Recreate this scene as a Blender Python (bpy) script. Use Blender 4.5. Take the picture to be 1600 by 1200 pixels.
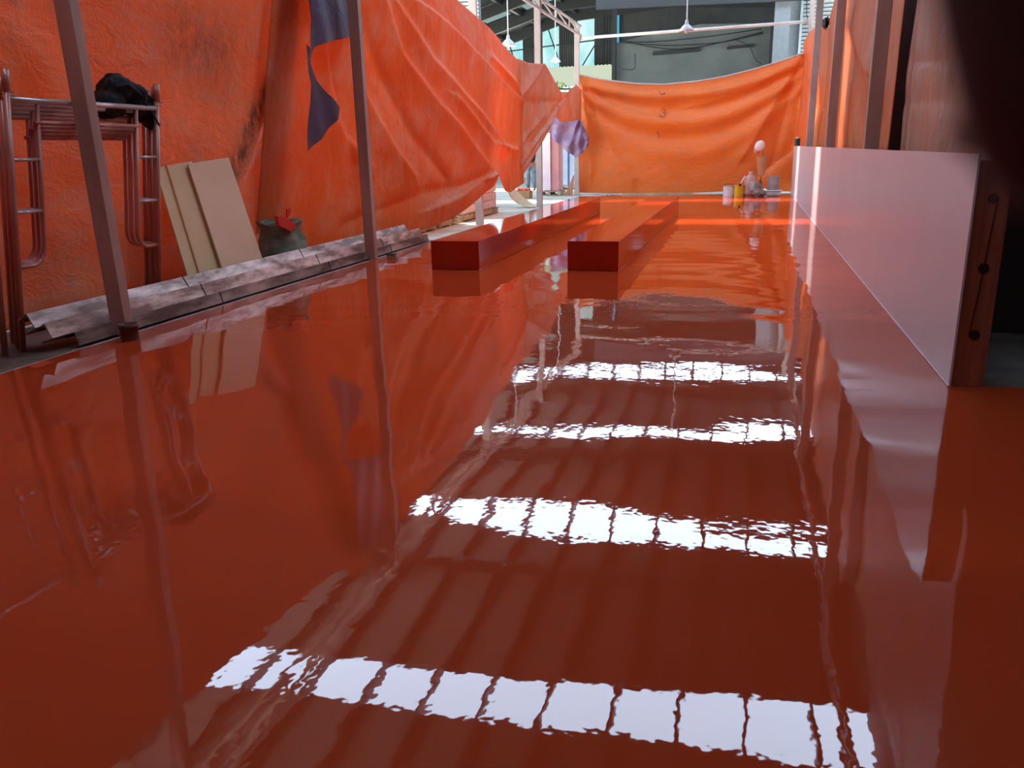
import bpy, bmesh, math, random
import numpy as np
from mathutils import Vector, Matrix
from mathutils.bvhtree import BVHTree
random.seed(7); RNG = np.random.RandomState(5)
S = bpy.context.scene
for o in list(bpy.data.objects): bpy.data.objects.remove(o)
COL = S.collection

# ---------------------------------------------------------------- camera
F = 1270.0; H = 1.45
yv = np.array([371., -375., F]); yv /= np.linalg.norm(yv)
dv = np.array([103., 4400., F]); dv -= dv.dot(yv) * yv; dv /= np.linalg.norm(dv)
xv = np.cross(dv, yv); xv = xv if xv[0] > 0 else -xv
M = np.array([xv, yv, -dv]); CAM = np.array([0, 0, H])
cam_d = bpy.data.cameras.new('camera'); cam = bpy.data.objects.new('camera', cam_d); COL.objects.link(cam)
cam_d.sensor_width = 36; cam_d.lens = 36 * F / 1600; cam_d.clip_start = .005; cam_d.clip_end = 300
W3 = np.stack([M[:, 0], -M[:, 1], -M[:, 2]], axis=1)
m4 = Matrix([list(W3[i]) + [CAM[i]] for i in range(3)] + [[0, 0, 0, 1]])
cam.matrix_world = m4
S.camera = cam
cam_d.dof.use_dof = True; cam_d.dof.focus_distance = 11
cam_d.dof.aperture_fstop = cam_d.lens / 2.6          # 2.6 mm opening like a phone lens

S.view_settings.view_transform = 'Standard'; S.view_settings.look = 'None'
S.view_settings.gamma = 1; S.view_settings.exposure = 0.06

# ---------------------------------------------------------------- world, sun, area light
SKY = (.60, .77, 1.0)
wd = bpy.data.worlds.new('sky'); S.world = wd; wd.use_nodes = True
bg = wd.node_tree.nodes['Background']; bg.inputs[0].default_value = (.62, .80, 1, 1); bg.inputs[1].default_value = 3.2
sl = bpy.data.lights.new('sun', 'SUN'); sl.energy = 40; sl.angle = math.radians(5); sl.color = (1, .95, .86)
sun = bpy.data.objects.new('sun', sl); COL.objects.link(sun)
sd = Vector((.40, -.10, -1)).normalized(); sun.rotation_euler = sd.to_track_quat('-Z', 'Y').to_euler()

S.cycles.max_bounces = 8; S.cycles.diffuse_bounces = 4; S.cycles.glossy_bounces = 4; S.cycles.transparent_max_bounces = 8
S.cycles.sample_clamp_indirect = 6; S.cycles.use_denoising = True
S.cycles.caustics_reflective = False; S.cycles.caustics_refractive = False

# ---------------------------------------------------------------- pixel helpers (used once to read real positions)
def ray(px, py):
    v = M @ np.array([px - 800, py - 600, F]); return v / np.linalg.norm(v)
def onX(px, py, X): r = ray(px, py); return CAM + r * (X / r[0])
def onY(px, py, Y): r = ray(px, py); return CAM + r * (Y / r[1])
def onZ(px, py, Z=0): r = ray(px, py); return CAM + r * ((Z - H) / r[2])

# ---------------------------------------------------------------- materials
def srgb(r, g, b):
    f = lambda c: (c / 255 / 12.92) if c / 255 <= .04045 else ((c / 255 + .055) / 1.055) ** 2.4
    return (f(r), f(g), f(b))
def newmat(name):
    m = bpy.data.materials.new(name); m.use_nodes = True; nt = m.node_tree
    return m, nt, nt.nodes['Principled BSDF'], nt.nodes['Material Output']
def noise(nt, scale, detail=4, stretch=(1, 1, 1), coord='Object', rough=.55, dist=0, rot=0):
    tc = nt.nodes.new('ShaderNodeTexCoord'); mp = nt.nodes.new('ShaderNodeMapping'); mp.inputs['Scale'].default_value = stretch; mp.inputs['Rotation'].default_value = (0, 0, rot); mp.inputs['Location'].default_value = (3.37, 1.61, 2.73)
    nt.links.new(tc.outputs[coord], mp.inputs[0])
    n = nt.nodes.new('ShaderNodeTexNoise'); n.inputs['Scale'].default_value = scale; n.inputs['Detail'].default_value = detail
    n.inputs['Roughness'].default_value = rough; n.inputs['Distortion'].default_value = dist
    nt.links.new(mp.outputs[0], n.inputs['Vector']); return n
def ramp(nt, src, stops):
    r = nt.nodes.new('ShaderNodeValToRGB'); e = r.color_ramp.elements
    while len(e) < len(stops): e.new(.5)
    for k, (p, c) in enumerate(stops): e[k].position = p; e[k].color = (*c, 1) if len(c) == 3 else c
    nt.links.new(src, r.inputs[0]); return r
def bump(nt, b, src, dist, strength=1, prev=None):
    n = nt.nodes.new('ShaderNodeBump'); n.inputs['Distance'].default_value = dist; n.inputs['Strength'].default_value = strength
    nt.links.new(src, n.inputs['Height'])
    if prev: nt.links.new(prev.outputs[0], n.inputs['Normal'])
    if b: nt.links.new(n.outputs[0], b.inputs['Normal'])
    return n
def mottled(name, c1, c2, scale=3, rough=.6, metal=0, stretch=(1, 1, 1), bd=0, lo=.35, hi=.65, spec=.5, detail=5):
    m, nt, b, out = newmat(name)
    n = noise(nt, scale, detail, stretch); r = ramp(nt, n.outputs[0], [(lo, c1), (hi, c2)])
    nt.links.new(r.outputs[0], b.inputs['Base Color']); b.inputs['Roughness'].default_value = rough; b.inputs['Metallic'].default_value = metal
    b.inputs['Specular IOR Level'].default_value = spec
    if bd: bump(nt, b, n.outputs[0], bd)
    return m
def plain(name, c, rough=.6, metal=0):
    m = mottled(name, tuple(x * .9 for x in c), tuple(min(1, x * 1.08) for x in c), 6, rough, metal); return m
def emis(name, c, s, transp=0, c2=None, scale=4):
    m, nt, b, out = newmat(name); nt.nodes.remove(b)
    e = nt.nodes.new('ShaderNodeEmission'); e.inputs[1].default_value = s; e.inputs[0].default_value = (*c, 1)
    if c2:
        n = noise(nt, scale, 4, (1, 1, .5)); r = ramp(nt, n.outputs[0], [(.38, c), (.62, c2)]); nt.links.new(r.outputs[0], e.inputs[0])
    if transp:
        t = nt.nodes.new('ShaderNodeBsdfTransparent'); mx = nt.nodes.new('ShaderNodeMixShader'); mx.inputs[0].default_value = transp
        nt.links.new(e.outputs[0], mx.inputs[1]); nt.links.new(t.outputs[0], mx.inputs[2]); nt.links.new(mx.outputs[0], out.inputs[0])
    else: nt.links.new(e.outputs[0], out.inputs[0])
    return m
def tarp_mat(name, c1, c2, dust, transl=.3, stretch=(1, 1, 1), crinkle=.012, cscale=7, rough=.42, dustpos=(.52, .72), stain=None):
    m, nt, b, out = newmat(name)
    n = noise(nt, .9, 5, (1, 1, 1), rough=.6); r = ramp(nt, n.outputs[0], [(.35, c1), (.65, c2)])
    nd = noise(nt, 2.2, 8, stretch, rough=.7, dist=.4); rd = ramp(nt, nd.outputs[0], [(dustpos[0], (0, 0, 0)), (dustpos[1], (.7, .7, .7))])
    mx = nt.nodes.new('ShaderNodeMix'); mx.data_type = 'RGBA'; nt.links.new(rd.outputs[0], mx.inputs[0]); nt.links.new(r.outputs[0], mx.inputs[6]); mx.inputs[7].default_value = (*dust, 1)
    colout = mx.outputs[2]
    if stain:
        at = nt.nodes.new('ShaderNodeAttribute'); at.attribute_name = 'stain'
        ns = noise(nt, 9, 6, (1, 1, .35), rough=.8); rs = ramp(nt, ns.outputs[0], [(.36, (0, 0, 0)), (.58, (.9, .9, .9))])
        mu = nt.nodes.new('ShaderNodeMath'); mu.operation = 'MULTIPLY'; nt.links.new(at.outputs['Fac'], mu.inputs[0]); nt.links.new(rs.outputs[0], mu.inputs[1])
        m2 = nt.nodes.new('ShaderNodeMix'); m2.data_type = 'RGBA'; nt.links.new(mu.outputs[0], m2.inputs[0]); nt.links.new(colout, m2.inputs[6]); m2.inputs[7].default_value = (*stain, 1)
        colout = m2.outputs[2]
    nt.links.new(colout, b.inputs['Base Color']); b.inputs['Roughness'].default_value = rough
    b1 = bump(nt, None, noise(nt, cscale, 5, stretch, rough=.6, dist=.6).outputs[0], crinkle * 2.2)
    b2 = bump(nt, b, noise(nt, cscale * 5, 4, stretch, dist=.8).outputs[0], crinkle * .25, 1, b1)
    t = nt.nodes.new('ShaderNodeBsdfTranslucent'); nt.links.new(colout, t.inputs[0]); nt.links.new(b2.outputs[0], t.inputs['Normal'])
    ms = nt.nodes.new('ShaderNodeMixShader'); ms.inputs[0].default_value = transl
    nt.links.new(b.outputs[0], ms.inputs[1]); nt.links.new(t.outputs[0], ms.inputs[2]); nt.links.new(ms.outputs[0], out.inputs[0])
    return m

# wet-look floor paint
def paint_mat(name, c1, c2, big, fine, rough=.015):
    m, nt, b, out = newmat(name)
    n = noise(nt, .35, 3); r = ramp(nt, n.outputs[0], [(.3, c1), (.7, c2)]); nt.links.new(r.outputs[0], b.inputs['Base Color'])
    b.inputs['Roughness'].default_value = rough; b.inputs['IOR'].default_value = 1.55
    # self-levelling paint: long slow waves plus small ripples
    n2 = noise(nt, 9, 2, (1, .8, 1), rot=.4); n3 = noise(nt, 26, 1)
    b2 = bump(nt, None, n2.outputs[0], fine); bump(nt, b, n3.outputs[0], fine * .25, 1, b2)
    return m
MAT = {}
MAT['floor'] = paint_mat('orange_red_floor_paint', (.48, .052, .014), (.53, .059, .016), 0, .00045)
MAT['plinth'] = paint_mat('orange_red_block_paint', (.42, .022, .008), (.46, .028, .010), .002, .0004, .06)
MAT['concrete'] = mottled('dusty_concrete', srgb(88, 76, 68), srgb(128, 114, 102), 2.5, .85, bd=.01)
MAT['pale_ground'] = mottled('sunlit_tone_concrete', srgb(170, 168, 155), srgb(205, 203, 190), 1.5, .9)
MAT['tarp_near'] = tarp_mat('worn_orange_tarp', (.84, .26, .10), (.90, .31, .13), (.70, .39, .30), .25, (1, 1, 1.6), .017, 3.4, dustpos=(.45, .7), stain=(.17, .05, .035))
MAT['tarp_mid'] = tarp_mat('bright_orange_tarp', (.84, .21, .05), (.90, .25, .06), (.84, .45, .31), .30, (1, 1, .6), .016, 4, dustpos=(.46, .70))
MAT['tarp_small'] = tarp_mat('faded_orange_tarp', (.70, .20, .07), (.74, .26, .12), (.72, .44, .32), .28, (1, 1, .6), .014, 5, dustpos=(.42, .66))
MAT['tarp_back'] = tarp_mat('orange_back_tarp', (.86, .23, .035), (.90, .27, .05), (.66, .28, .13), .35, (1, 1, 2.2), .009, 4, dustpos=(.5, .75))
MAT['tarp_right'] = tarp_mat('dusty_orange_tarp', (.80, .33, .19), (.84, .38, .23), (.74, .48, .40), .28, (1, 1, .45), .02, 6, dustpos=(.42, .62))
MAT['tarp_right_far'] = tarp_mat('orange_side_tarp', (.80, .19, .05), (.84, .25, .09), (.70, .40, .28), .30, (1, 1, .5), .009, 6, dustpos=(.48, .7))
MAT['tarp_blue'] = tarp_mat('violet_blue_tarp_back', (.06, .045, .10), (.09, .07, .13), (.22, .19, .24), .12, (1, 1, 1), .01, 5, dustpos=(.6, .85))
MAT['tarp_lilac'] = tarp_mat('lilac_tarp', (.22, .16, .33), (.36, .22, .36), (.5, .35, .45), .3, (1, 1, 1), .008, 5)
MAT['plastic'] = tarp_mat('pale_plastic_sheet', (.75, .66, .62), (.8, .72, .68), (.8, .8, .8), .5, (1, 1, 1), .004, 5)
MAT['post'] = mottled('primed_grey_brown_steel', srgb(176, 140, 128), srgb(200, 162, 150), 3, .5, 0, (1, 1, .4))
MAT['post_white'] = mottled('white_painted_steel', srgb(205, 200, 195), srgb(228, 225, 220), 2, .5)
MAT['post_pale'] = mottled('pale_pink_grey_steel', srgb(170, 155, 149), srgb(190, 174, 168), 2, .5)
MAT['tube'] = mottled('worn_red_oxide_tube', srgb(196, 120, 106), srgb(222, 168, 156), 5, .3, .25, (1, 1, .3))
MAT['tube_steel'] = mottled('galvanised_tube', srgb(205, 196, 192), srgb(232, 226, 224), 6, .28, .5)
MAT['alu'] = mottled('dull_scuffed_aluminium', srgb(140, 108, 98), srgb(235, 208, 200), 3.2, .36, .45, (2, .6, 2), .004, .4, .6)
MAT['alu_dark'] = mottled('cement_stained_aluminium', srgb(105, 82, 72), srgb(195, 166, 155), 2.6, .5, .3, (2, .5, 2), .004, .4, .6)
MAT['board'] = mottled('tan_fibreboard', srgb(222, 184, 134), srgb(234, 196, 148), 1.2, .55)
MAT['board_pink'] = mottled('light_tan_plywood', srgb(228, 184, 146), srgb(240, 196, 160), 1.2, .5)
MAT['edge'] = plain('pale_board_edge', srgb(214, 170, 120))
MAT['sack'] = mottled('grey_green_woven_sack', srgb(92, 98, 80), srgb(138, 144, 124), 4, .8, 0, (1, 1, 3), .01)
MAT['red_plastic'] = plain('red_plastic', srgb(215, 25, 12), .35)
MAT['black'] = mottled('black_fabric', (.006, .006, .008), (.016, .015, .018), 12, .8, bd=.006)
MAT['dark_metal'] = plain('brown_iron', srgb(105, 72, 60), .6, .3)
MAT['pinkwall'] = mottled('white_coated_panel', (.72, .71, .76), (.77, .76, .80), .8, .28, 0, (1, 1, .3))
MAT['wood_dark'] = mottled('dark_red_brown_timber', srgb(150, 92, 70), srgb(190, 122, 94), 1.6, .55, 0, (9, 9, .7), .003)
MAT['knot'] = plain('timber_knot', srgb(40, 16, 10))
MAT['roof'] = mottled('dark_roof_sheet', srgb(70, 72, 80), srgb(82, 84, 93), 1, .6, .1)
MAT['purlin'] = plain('dark_steel_purlin', srgb(40, 38, 42), .6)
MAT['farroof'] = mottled('far_roof_sheet', srgb(40, 45, 50), srgb(54, 59, 64), 1, .6)
MAT['gable'] = mottled('charcoal_cladding', srgb(52, 55, 58), srgb(68, 70, 72), 1, .7)
MAT['farwall'] = mottled('grey_rendered_wall', srgb(98, 106, 105), srgb(112, 119, 117), 1.1, .85)
MAT['beam_dark'] = plain('dark_blue_grey_steel', srgb(34, 38, 42), .6)
MAT['darkwall'] = mottled('dim_brown_wall', srgb(60, 38, 34), srgb(82, 54, 48), .8, .8)
MAT['louver'] = plain('white_louver', srgb(165, 176, 182), .5)
MAT['column'] = plain('grey_painted_column', srgb(112, 120, 126), .6)
MAT['sky_panel'] = emis('daylit_roof_panel', SKY, 10)
MAT['sky_panel_thin'] = emis('thin_daylit_roof_panel', SKY, 13.5, .30)
MAT['patch_panel'] = emis('greenish_daylit_panel', (.45, .70, .68), .55)
MAT['cyan_panel'] = emis('cyan_translucent_panel', (.36, .83, .86), .95, 0, (.70, 1.0, 1.0), 1.4)
MAT['blue_pipe'] = emis('glowing_blue_pipe', (.10, .45, .62), .9)
MAT['cable'] = plain('black_cable', (.01, .01, .012))
MAT['lamp_white'] = plain('white_enamel', srgb(225, 230, 235), .35)
MAT['pink_wrap'] = mottled('pink_white_wrapped_blocks', srgb(218, 200, 208), srgb(234, 220, 226), 2, .5)
MAT['pink'] = mottled('pink_board_stack', srgb(196, 130, 132), srgb(215, 150, 150), 2, .5)
MAT['blue_wrap'] = mottled('pale_blue_wrap', srgb(170, 182, 210), srgb(195, 205, 226), 2, .5, bd=.02)
MAT['strap_blue'] = plain('blue_strap', srgb(70, 90, 130))
MAT['pallet'] = mottled('pale_pallet_wood', srgb(160, 140, 110), srgb(200, 182, 150), 3, .8)
MAT['ply_tan'] = mottled('warped_tan_sheet', srgb(196, 178, 146), srgb(214, 198, 168), 1.3, .6)
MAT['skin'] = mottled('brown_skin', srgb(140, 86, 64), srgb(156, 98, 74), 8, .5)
MAT['shadow_skin'] = mottled('shade_darkened_skin', srgb(58, 22, 16), srgb(66, 26, 18), 8, .6)  # backlit shade of the near fingers is put into this base colour
MAT['nail'] = plain('fingernail', srgb(120, 72, 62), .4)
MAT['denim'] = mottled('grey_blue_denim', srgb(92, 106, 118), srgb(130, 142, 150), 8, .8)
MAT['shirt'] = plain('dark_shirt', srgb(40, 42, 50), .8)
MAT['hair'] = plain('black_hair', (.01, .01, .01))
MAT['white'] = plain('white_plastic', srgb(225, 225, 228), .4)
MAT['yellow'] = plain('yellow_paint_can', srgb(228, 176, 20), .4)
MAT['grey_can'] = mottled('grey_plastic', srgb(160, 152, 150), srgb(190, 184, 182), 5, .5)
MAT['pinkbag'] = mottled('pink_grey_plastic_sack', srgb(190, 130, 115), srgb(200, 175, 168), 6, .5, bd=.01)
MAT['paper'] = plain('brown_kraft_paper', srgb(185, 135, 95), .8)
MAT['green'] = plain('dark_green_plastic', srgb(22, 78, 70), .4)
MAT['tray'] = plain('pale_blue_white_plastic', srgb(190, 205, 205), .5)
MAT['rag'] = mottled('grey_rag', srgb(110, 100, 98), srgb(160, 148, 146), 8, .9, bd=.01)
MAT['ink'] = plain('purple_ink', srgb(120, 50, 70), .8)
MAT['leaf'] = mottled('bright_leaves', srgb(110, 150, 40), srgb(170, 200, 90), 5, .6)
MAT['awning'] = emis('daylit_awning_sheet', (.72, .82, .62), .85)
MAT['orange_stuff'] = plain('orange_plastic', srgb(225, 90, 50), .5)
MAT['crate'] = plain('brown_crate', srgb(165, 125, 85), .7)
MAT['whitewall'] = plain('whitewashed_yard_wall', srgb(235, 235, 235), .8)

# ---------------------------------------------------------------- object helpers
def tag(o, label, cat, group=None, kind=None):
    if label: o['label'] = label
    if cat: o['category'] = cat
    if group: o['group'] = group
    if kind: o['kind'] = kind
    return o
def thing(name, label, cat, loc=(0, 0, 0), group=None):
    o = bpy.data.objects.new(name, None); COL.objects.link(o); o.location = loc; o.empty_display_size = .1
    return tag(o, label, cat, group)
class MB:
    def __init__(s): s.v = []; s.f = []
    def add(s, vs, fs):
        k = len(s.v); s.v += [tuple(map(float, p)) for p in vs]; s.f += [tuple(k + i for i in f) for f in fs]; return s
    def box(s, c, size, rot=None):
        hx, hy, hz = [d / 2 for d in size]
        P = [Vector((x, y, z)) for x in (-hx, hx) for y in (-hy, hy) for z in (-hz, hz)]
        if rot is not None: P = [rot @ p for p in P]
        P = [p + Vector(c) for p in P]
        return s.add(P, [(0, 1, 3, 2), (4, 6, 7, 5), (0, 4, 5, 1), (2, 3, 7, 6), (0, 2, 6, 4), (1, 5, 7, 3)])
    def span(s, a, b): return s.box([(x + y) / 2 for x, y in zip(a, b)], [abs(y - x) for x, y in zip(a, b)])
    def bar(s, a, b, w, h, up=(0, 0, 1)):
        a = Vector(a); b = Vector(b); d = (b - a); L = d.length; d.normalize(); u = Vector(up); x = d.cross(u)
        if x.length < 1e-4: x = d.cross(Vector((1, 0, 0)))
        x.normalize(); z = x.cross(d)
        R = Matrix((x, d, z)).transposed(); return s.box((a + b) / 2, (w, L, h), R)
    def tube(s, pts, r, n=10, cap=True, rs=None):
        pts = [Vector(p) for p in pts]; rings = []; prev = None
        for i, p in enumerate(pts):
            t = (pts[min(i + 1, len(pts) - 1)] - pts[max(i - 1, 0)]).normalized()
            if prev is None:
                a = t.cross(Vector((0, 0, 1)));  a = a if a.length > .05 else t.cross(Vector((1, 0, 0)))
            else: a = prev - t * prev.dot(t)
            a.normalize(); prev = a; bb = t.cross(a); rr = rs[i] if rs else r
            rings.append([p + (a * math.cos(q) + bb * math.sin(q)) * rr for q in [2 * math.pi * k / n for k in range(n)]])
        vs = [v for g in rings for v in g]; fs = []
        for i in range(len(pts) - 1):
            for k in range(n): fs.append((i * n + k, i * n + (k + 1) % n, (i + 1) * n + (k + 1) % n, (i + 1) * n + k))
        if cap: fs += [tuple(range(n))[::-1], tuple((len(pts) - 1) * n + k for k in range(n))]
        return s.add(vs, fs)
    def lathe(s, prof, c=(0, 0, 0), n=28, rot=None):
        vs = []; fs = []
        for r, z in prof:
            for k in range(n):
                q = 2 * math.pi * k / n; p = Vector((r * math.cos(q), r * math.sin(q), z))
                if rot is not None: p = rot @ p
                vs.append(p + Vector(c))
        for i in range(len(prof) - 1):
            for k in range(n): fs.append((i * n + k, i * n + (k + 1) % n, (i + 1) * n + (k + 1) % n, (i + 1) * n + k))
        return s.add(vs, fs)
    def blob(s, c, r, sub=3, rot=None, amp=0, fr=3, seed=0):
        bm = bmesh.new(); bmesh.ops.create_icosphere(bm, subdivisions=sub, radius=1)
        vs = []
        for v in bm.verts:
            p = v.co.copy(); k = 1 + amp * (math.sin(p.x * fr * 2 + seed) * math.sin(p.y * fr * 1.7 + 2 * seed) + .6 * math.sin(p.z * fr * 2.9 + seed * 3) * math.cos(p.x * fr * 3.1))
            p = Vector((p.x * r[0] * k, p.y * r[1] * k, p.z * r[2] * k))
            if rot is not None: p = rot @ p
            vs.append(p + Vector(c))
        fs = [tuple(v.index for v in f.verts) for f in bm.faces]; bm.free(); return s.add(vs, fs)
    def build(s, name, mat, parent=None, smooth=False, bevel=0, solid=0, loc=None):
        me = bpy.data.meshes.new(name); me.from_pydata(s.v, [], s.f); me.update()
        bm = bmesh.new(); bm.from_mesh(me); bmesh.ops.recalc_face_normals(bm, faces=bm.faces); bm.to_mesh(me); bm.free()
        me.materials.append(MAT[mat] if isinstance(mat, str) else mat)
        o = bpy.data.objects.new(name, me); COL.objects.link(o)
        if parent:
            o.parent = parent
            for v in me.vertices: v.co = v.co - Vector(wloc(parent))
        if smooth:
            for p in me.polygons: p.use_smooth = True
        if solid:
            md = o.modifiers.new('solid', 'SOLIDIFY'); md.thickness = solid; md.offset = 0
        if bevel:
            md = o.modifiers.new('bevel', 'BEVEL'); md.width = bevel; md.segments = 2; md.limit_method = 'ANGLE'
            if hasattr(md, 'harden_normals'): md.harden_normals = False
        return o
def wloc(o):
    l = Vector((0, 0, 0))
    while o: l += o.location; o = o.parent
    return l
def struct(name, mb, mat, **k):
    o = mb.build(name, mat, **k); o['kind'] = 'structure'; return o

def grid_cloth(name, mat, P, parent=None, solid=.005, smooth=True, stain=None):
    """P: (nu,nv,3) array of points."""
    nu, nv = P.shape[:2]
    idx = np.arange(nu * nv).reshape(nu, nv)
    fs = np.stack([idx[:-1, :-1], idx[1:, :-1], idx[1:, 1:], idx[:-1, 1:]], -1).reshape(-1, 4)
    me = bpy.data.meshes.new(name); off = np.array(wloc(parent)) if parent else np.zeros(3)
    me.from_pydata((P.reshape(-1, 3) - off).tolist(), [], fs.tolist()); me.update(); me.materials.append(MAT[mat])
    o = bpy.data.objects.new(name, me); COL.objects.link(o)
    if parent: o.parent = parent
    for p in me.polygons: p.use_smooth = smooth
    if stain is not None:
        a = me.attributes.new('stain', 'FLOAT', 'POINT'); a.data.foreach_set('value', stain.reshape(-1).astype(np.float32))
    if solid:
        md = o.modifiers.new('solid', 'SOLIDIFY'); md.thickness = solid; md.offset = 0
    return o
def segdist(A, B, pts):
    """distance of points (A,B arrays) to polyline pts, signed"""
    best = np.full(A.shape, 1e9); sg = np.ones(A.shape); tt = np.zeros(A.shape); n = len(pts) - 1
    for i in range(n):
        (x0, y0), (x1, y1) = pts[i], pts[i + 1]; dx, dy = x1 - x0, y1 - y0; L2 = dx * dx + dy * dy + 1e-9
        t = np.clip(((A - x0) * dx + (B - y0) * dy) / L2, 0, 1); ex = A - x0 - t * dx; ey = B - y0 - t * dy; d = np.hypot(ex, ey)
        s = np.sign(dx * ey - dy * ex); k = d < best; best = np.where(k, d, best); sg = np.where(k, s, sg); tt = np.where(k, (i + t) / n, tt)
    return best, sg, tt
def fold(A, B, pts, amp, w, w2=None):
    d, s, t = segdist(A, B, pts); w2 = w2 or w * 2
    ww = np.where(s > 0, w, w2); return amp * np.exp(-(d / ww) ** 1.5)
def lump(A, B, sc, seed):
    r = np.random.RandomState(seed); out = np.zeros(A.shape)
    for k in range(10):
        a = r.uniform(0, 2 * math.pi); f = sc * r.uniform(.6, 2.4); ph = r.uniform(0, 6.28)
        out += np.sin(f * (A * math.cos(a) + B * math.sin(a)) + ph) / (1 + f / sc)
    return out / 4

# ================================================================= STRUCTURE
EDGE = -5.03; WALLX = 1.25; FAR = 26.2
# painted floor (L-shaped): long room plus the strip to the right of the low wall's end
def wave(x, y):          # the poured paint is level to a millimetre or two, in long slow waves
    return .0062 * lump(x, y, 1.8, 81) + .0022 * lump(x * .7, y, 6.0, 82) + .00040 * lump(x * .8, y, 17, 83)
gv = []; gf = []
def patch(x0, x1, y0, y1, d=.06):
    nx = int(round((x1 - x0) / d)) + 1; ny = int(round((y1 - y0) / d)) + 1
    A, B = np.meshgrid(np.linspace(x0, x1, nx), np.linspace(y0, y1, ny), indexing='ij'); Zg = wave(A, B)
    k0 = len(gv); gv.extend(np.stack([A, B, Zg], -1).reshape(-1, 3).tolist()); idx = np.arange(nx * ny).reshape(nx, ny) + k0
    gf.extend(np.stack([idx[:-1, :-1], idx[1:, :-1], idx[1:, 1:], idx[:-1, 1:]], -1).reshape(-1, 4).tolist())
patch(EDGE, WALLX, -3, FAR); patch(WALLX, 3.4, -3, 5.36)
me = bpy.data.meshes.new('floor'); me.from_pydata(gv, [], gf); me.update(); me.materials.append(MAT['floor'])
bm = bmesh.new(); bm.from_mesh(me); bmesh.ops.remove_doubles(bm, verts=bm.verts, dist=.0004); bmesh.ops.recalc_face_normals(bm, faces=bm.faces)
if sum(f.normal.z for f in bm.faces) < 0: bmesh.ops.reverse_faces(bm, faces=bm.faces)
bm.to_mesh(me); bm.free()
for p in me.polygons: p.use_smooth = True
o = bpy.data.objects.new('floor', me); COL.objects.link(o); o['kind'] = 'structure'
struct('concrete_floor', MB().add([(-9, -6, -.012), (6, -6, -.012), (6, 13.2, -.012), (-9, 13.2, -.012)], [(0, 1, 2, 3)]), 'concrete')
struct('yard_slab', MB().add([(-9, 13.2, -.012), (6, 13.2, -.012), (6, 34, -.012), (-9, 34, -.012)], [(0, 1, 2, 3)]), 'pale_ground')  # sunlight is put into this paler colour; the roof keeps sun off
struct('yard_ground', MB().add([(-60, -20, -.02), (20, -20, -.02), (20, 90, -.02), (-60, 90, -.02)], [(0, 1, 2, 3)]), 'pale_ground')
# pale masking strip along the paint's left edge
struct('trim_1', MB().add([(EDGE - .012, -3, .002), (EDGE + .003, -3, .002), (EDGE + .003, FAR, .002), (EDGE - .012, FAR, .002)], [(0, 1, 2, 3)]), 'pink_wrap')

# roof: a sheet roof sloping to the left, sheets running across the room, daylight strips between
RX0, RX1 = -12.0, 2.6
def rz(x): return 6.90 - .045 * x
SKYC = [3.6, 10.6, 17.4, 24.0, 30.6]; SW = .55  # first strip is an added, unseen skylight that brightens the near end
edges = [-6.0]
for c in SKYC: edges += [c - (.26 if c < 5 else SW), c + (.26 if c < 5 else SW)]
edges += [31.6]
mb = MB()
for i in range(0, len(edges), 2):
    y0, y1 = edges[i], edges[i + 1]
    n = max(2, int((y1 - y0) / .14)); ys = np.linspace(y0, y1, n * 2 + 1)
    vs = []; fs = []
    for j, yy in enumerate(ys):
        dz = .03 if j % 2 else 0
        vs += [(RX0, yy, rz(RX0) + dz), (RX1, yy, rz(RX1) + dz)]
    for j in range(len(ys) - 1): fs.append((2 * j, 2 * j + 1, 2 * j + 3, 2 * j + 2))
    mb.add(vs, fs)
struct('ceiling', mb, 'roof')
for i, c in enumerate(SKYC):
    x1 = RX1; SW = .26 if c < 5 else .55
    m_ = MB(); m_.add([(-11.5, c - SW, rz(-11.5) + .02), (x1, c - SW, rz(x1) + .02), (x1, c + SW, rz(x1) + .02), (-11.5, c + SW, rz(-11.5) + .02)], [(0, 1, 2, 3)])
    struct('window_%d' % (i + 1), m_, 'sky_panel_thin' if c > 12 else 'sky_panel')
k = 2
for x in np.arange(-11.6, 2.5, 1.0):      # purlins under the sheets
    m_ = MB().span((x - .03, -6, rz(x) - .17), (x + .03, 31.5, rz(x) - .02)); struct('trim_%d' % k, m_, 'purlin'); k += 1
for y in (1.0, 7.6, 14.2, 20.8, 27.4):    # rafters
    m_ = MB().bar((RX0, y, rz(RX0) - .33), (RX1, y, rz(RX1) - .33), .16, .30); struct('trim_%d' % k, m_, 'purlin'); k += 1
# wall behind the right tarps, up to the roof
struct('wall_back', MB().span((-12, -3.2, 0), (2.4, -3.0, 7.6)), 'darkwall')
struct('wall_right', MB().span((2.2, -3, 0), (2.4, 24, 7.9)), 'darkwall')
struct('wall_end', MB().span((1.50, 7.0, 0), (2.2, 7.15, 1.2)), 'darkwall')

# fascia beam at the end of the near roof
struct('trim_%d' % k, MB().bar((-5.6, 31.7, 6.72), (2.6, 31.7, 6.55), .12, .95), 'beam_dark'); k += 1
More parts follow.
